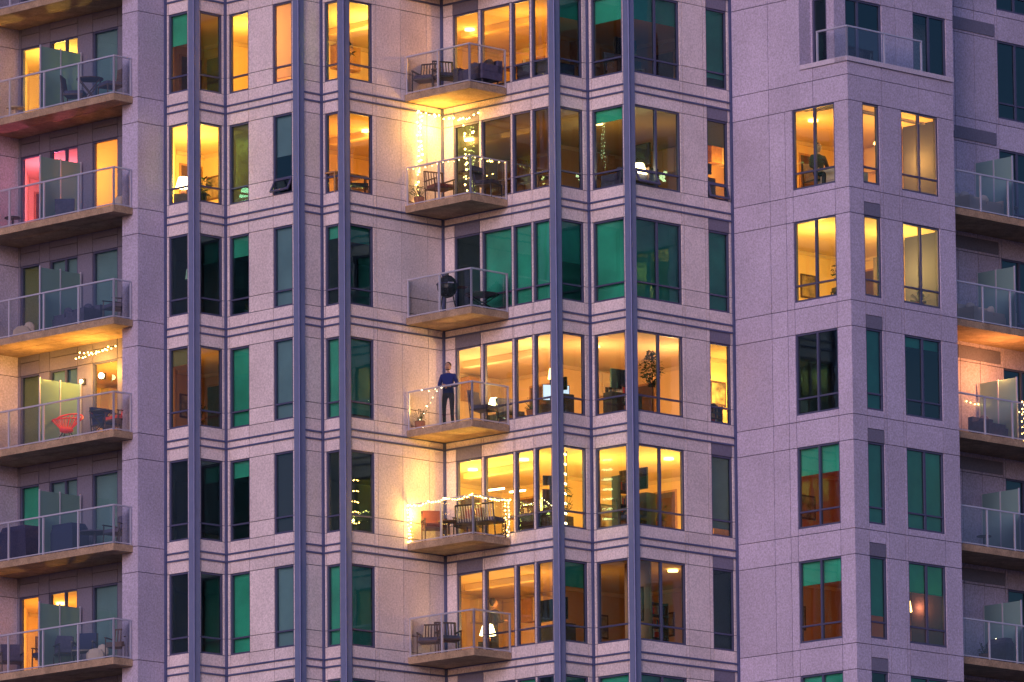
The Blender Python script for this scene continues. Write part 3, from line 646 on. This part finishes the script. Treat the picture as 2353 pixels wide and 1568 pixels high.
# ------------------------------------------------------------ people
def person(name,loc,rz,top='sweater',s=1.0,pose='lean'):
    root=empty(name);root.location=loc;root.rotation_euler[2]=rz;root.scale=(s,s,s)
    dz=-.36 if pose=='sit' else 0
    if pose=='lean':
        L=dict(el=(.27,.02,1.15),wr=(.10,-.20,1.10));R2=dict(el=(-.27,.02,1.15),wr=(-.08,-.22,1.14));kn=-.03
    elif pose=='sit':
        L=dict(el=(.26,-.05,1.15+dz),wr=(.14,-.28,1.05+dz));R2=dict(el=(-.26,-.05,1.15+dz),wr=(-.14,-.28,1.05+dz));kn=0
    else:
        L=dict(el=(.26,.02,1.14),wr=(.25,-.06,.88));R2=dict(el=(-.27,-.02,1.15),wr=(-.14,-.24,1.22));kn=-.06
    V=[(0,0,.95+dz),(0,.01,1.14+dz),(0,0,1.36+dz),(0,0,1.49+dz),(0,-.01,1.57+dz),
       (.18,0,1.42+dz),L['el'],L['wr'],(-.18,0,1.42+dz),R2['el'],R2['wr']]
    if pose=='sit':
        V+=[(.10,-.08,.56),(.11,-.46,.55),(.11,-.44,.09),(.12,-.58,.04),(-.10,-.08,.56),(-.11,-.46,.55),(-.12,-.42,.09),(-.13,-.56,.04)]
    else:
        V+=[(.10,0,.88),(.11,kn,.49),(.11,.03,.09),(.12,-.13,.04),(-.10,0,.88),(-.12,-.02,.49),(-.13,.04,.09),(-.15,-.12,.04)]
    E=[(0,1),(1,2),(2,3),(3,4),(2,5),(5,6),(6,7),(2,8),(8,9),(9,10),(0,11),(11,12),(12,13),(13,14),(0,15),(15,16),(16,17),(17,18)]
    Rr=[(.15,.11),(.145,.10),(.17,.115),(.06,.06),(.055,.055),(.075,.075),(.052,.052),(.034,.034),(.075,.075),(.052,.052),(.034,.034),
        (.09,.09),(.062,.062),(.045,.045),(.04,.03),(.09,.09),(.062,.062),(.045,.045),(.04,.03)]
    me=bpy.data.meshes.new(name+'_skel');me.from_pydata(V,E,[]);o=bpy.data.objects.new('tmp',me);scene.collection.objects.link(o)
    sm=o.modifiers.new('s','SKIN');sm.use_smooth_shade=True;sb=o.modifiers.new('b','SUBSURF');sb.levels=2
    for i,rv in enumerate(Rr): me.skin_vertices[0].data[i].radius=rv
    me.skin_vertices[0].data[0].use_root=True
    bpy.context.view_layer.update()
    ev=o.evaluated_get(bpy.context.evaluated_depsgraph_get());bm=bpy.data.meshes.new_from_object(ev)
    bm.materials.clear()
    for x in(top,'pants','skin','shoe'): bm.materials.append(M[x])
    for p_ in bm.polygons:
        c=p_.center;i=0
        if pose=='sit':
            if c.z<.64: i=1
        elif c.z<.93 and abs(c.x)<.22 and not(c.z>.85 and c.y<-.12): i=1
        if c.z<.085: i=3
        if c.z>1.50+dz: i=2
        for w_ in(L['wr'],R2['wr']):
            if (c-Vector(w_)).length<.05: i=2
        p_.material_index=i;p_.use_smooth=True
    b=bpy.data.objects.new('body',bm);scene.collection.objects.link(b);b.parent=root
    bpy.data.objects.remove(o)
    h=MB();h.ball((0,-.02,1.68),.098,'skin',20,(.80,.98,1.22))
    h.ball((0,-.035,1.60),.06,'skin',12,(.85,.9,.8))
    h.cyl((0,-.112,1.69),(0,-.132,1.655),.009,'skin',.016,n=6)
    for x in(-.08,.08): h.ball((x,-.01,1.675),.026,'skin',8,(.4,.8,1.2))
    for x in(-.031,.031):
        h.ball((x,-.103,1.69),.012,'eye',8);h.ball((x,-.113,1.69),.006,'hair',6);h.box((x,-.112,1.712),(.036,.01,.008),'hair')
    h.box((0,-.112,1.628),(.042,.012,.010),'lips');h.build('head',root,True,loc=(0,0,dz))
    hr=MB();hr.ball((0,.02,1.725),.104,'hair',18,(.84,.98,.98));hr.ball((0,.045,1.68),.085,'hair',14,(.9,.75,1.1))
    if pose=='lean': hr.ball((0,-.038,1.598),.060,'hair',12,(.95,.9,.55))
    hr.build('hair',root,True,loc=(0,0,dz))
    for side,w_,e_ in((1,L['wr'],L['el']),(-1,R2['wr'],R2['el'])):
        hb=MB();w_=Vector(w_);d=(w_-Vector(e_)).normalized();up=Vector((0,0,1));sd=d.cross(up).normalized();nn=sd.cross(d)
        pc=w_+d*.055
        Rm=Matrix((sd,d,nn)).transposed();hb.ball(pc,.045,'skin',10,(.95,1.15,.42),Rm)
        for i,(off,ln) in enumerate(((-.030,.062),(-.010,.074),(.010,.070),(.030,.055))):
            p0=w_+d*.095+sd*off;p1=p0+d*ln*.45-nn*.012;p2=p1+d*ln*.3-nn*.022;p3=p2+d*ln*.12-nn*.022
            hb.cyl(p0,p1,.0095,'skin',.009,n=6);hb.cyl(p1,p2,.009,'skin',.008,n=6);hb.cyl(p2,p3,.008,'skin',.006,n=6)
        t0=w_+d*.03-sd*side*.035;t1=t0+d*.035-sd*side*.022-nn*.01;t2=t1+d*.03-nn*.008
        hb.cyl(t0,t1,.012,'skin',.010,n=6);hb.cyl(t1,t2,.010,'skin',.008,n=6);hb.build('hand',root,True)
    return root
pp=f6.pt(1.25,1.08,bz(3));person('standing_man',pp,R_(-15),'sweater',.94,'lean')
pp=Vector((-.55,3.7,iz(5)));person('standing_man',pp,R_(120),'dshirt',1.0,'walk')
pp=F10.pt(2.65,-.5,iz(1));person('seated_person',pp,R_(30),'dshirt',1.0,'sit')

# ------------------------------------------------------------ world, sun, camera, ground
g=MB();g.poly([(-3000,-3000,-.01),(3000,-3000,-.01),(3000,3000,-.01),(-3000,3000,-.01)],'ground');g.build('ground')
g=MB();g.box((-1,6,.06),(60,34,.12),'pave');g.build('pavement')
w=bpy.data.worlds.new('World');scene.world=w;w.use_nodes=True;nt=w.node_tree
bg=nt.nodes['Background'];sk=nt.nodes.new('ShaderNodeTexSky');sk.sky_type='NISHITA';sk.sun_disc=False
sk.sun_elevation=math.radians(5);sk.sun_rotation=math.radians(200)
mx=nt.nodes.new('ShaderNodeMix');mx.data_type='RGBA';mx.blend_type='MULTIPLY';mx.inputs[0].default_value=1
mx.inputs[7].default_value=(.80,.78,1.48,1)
nt.links.new(sk.outputs[0],mx.inputs[6]);nt.links.new(mx.outputs[2],bg.inputs[0]);bg.inputs[1].default_value=.165
sl=bpy.data.lights.new('sun','SUN');sl.energy=1.0;sl.angle=math.radians(25);sl.color=(1,.77,.96)
so=bpy.data.objects.new('sun',sl);scene.collection.objects.link(so)
dirv=Vector((.36,.90,-.30));so.rotation_euler=dirv.to_track_quat('-Z','Y').to_euler()
e=math.radians(10);D=200.;phi=math.radians(.5)
T=Vector((0,0,38));fv=Vector((0,math.cos(e),math.sin(e)));C=T-D*fv
r=Vector((1,0,0));u=r.cross(fv);r2=r*math.cos(phi)-u*math.sin(phi);u2=u*math.cos(phi)+r*math.sin(phi)
cam=bpy.data.cameras.new('camera');co=bpy.data.objects.new('camera',cam);scene.collection.objects.link(co)
mt=Matrix((r2,u2,-fv)).transposed().to_4x4();mt.translation=C;co.matrix_world=mt
cam.lens=270;cam.sensor_width=36;cam.clip_start=1;cam.clip_end=6000
scene.camera=co
scene.view_settings.view_transform='Standard';scene.view_settings.look='None';scene.view_settings.exposure=0
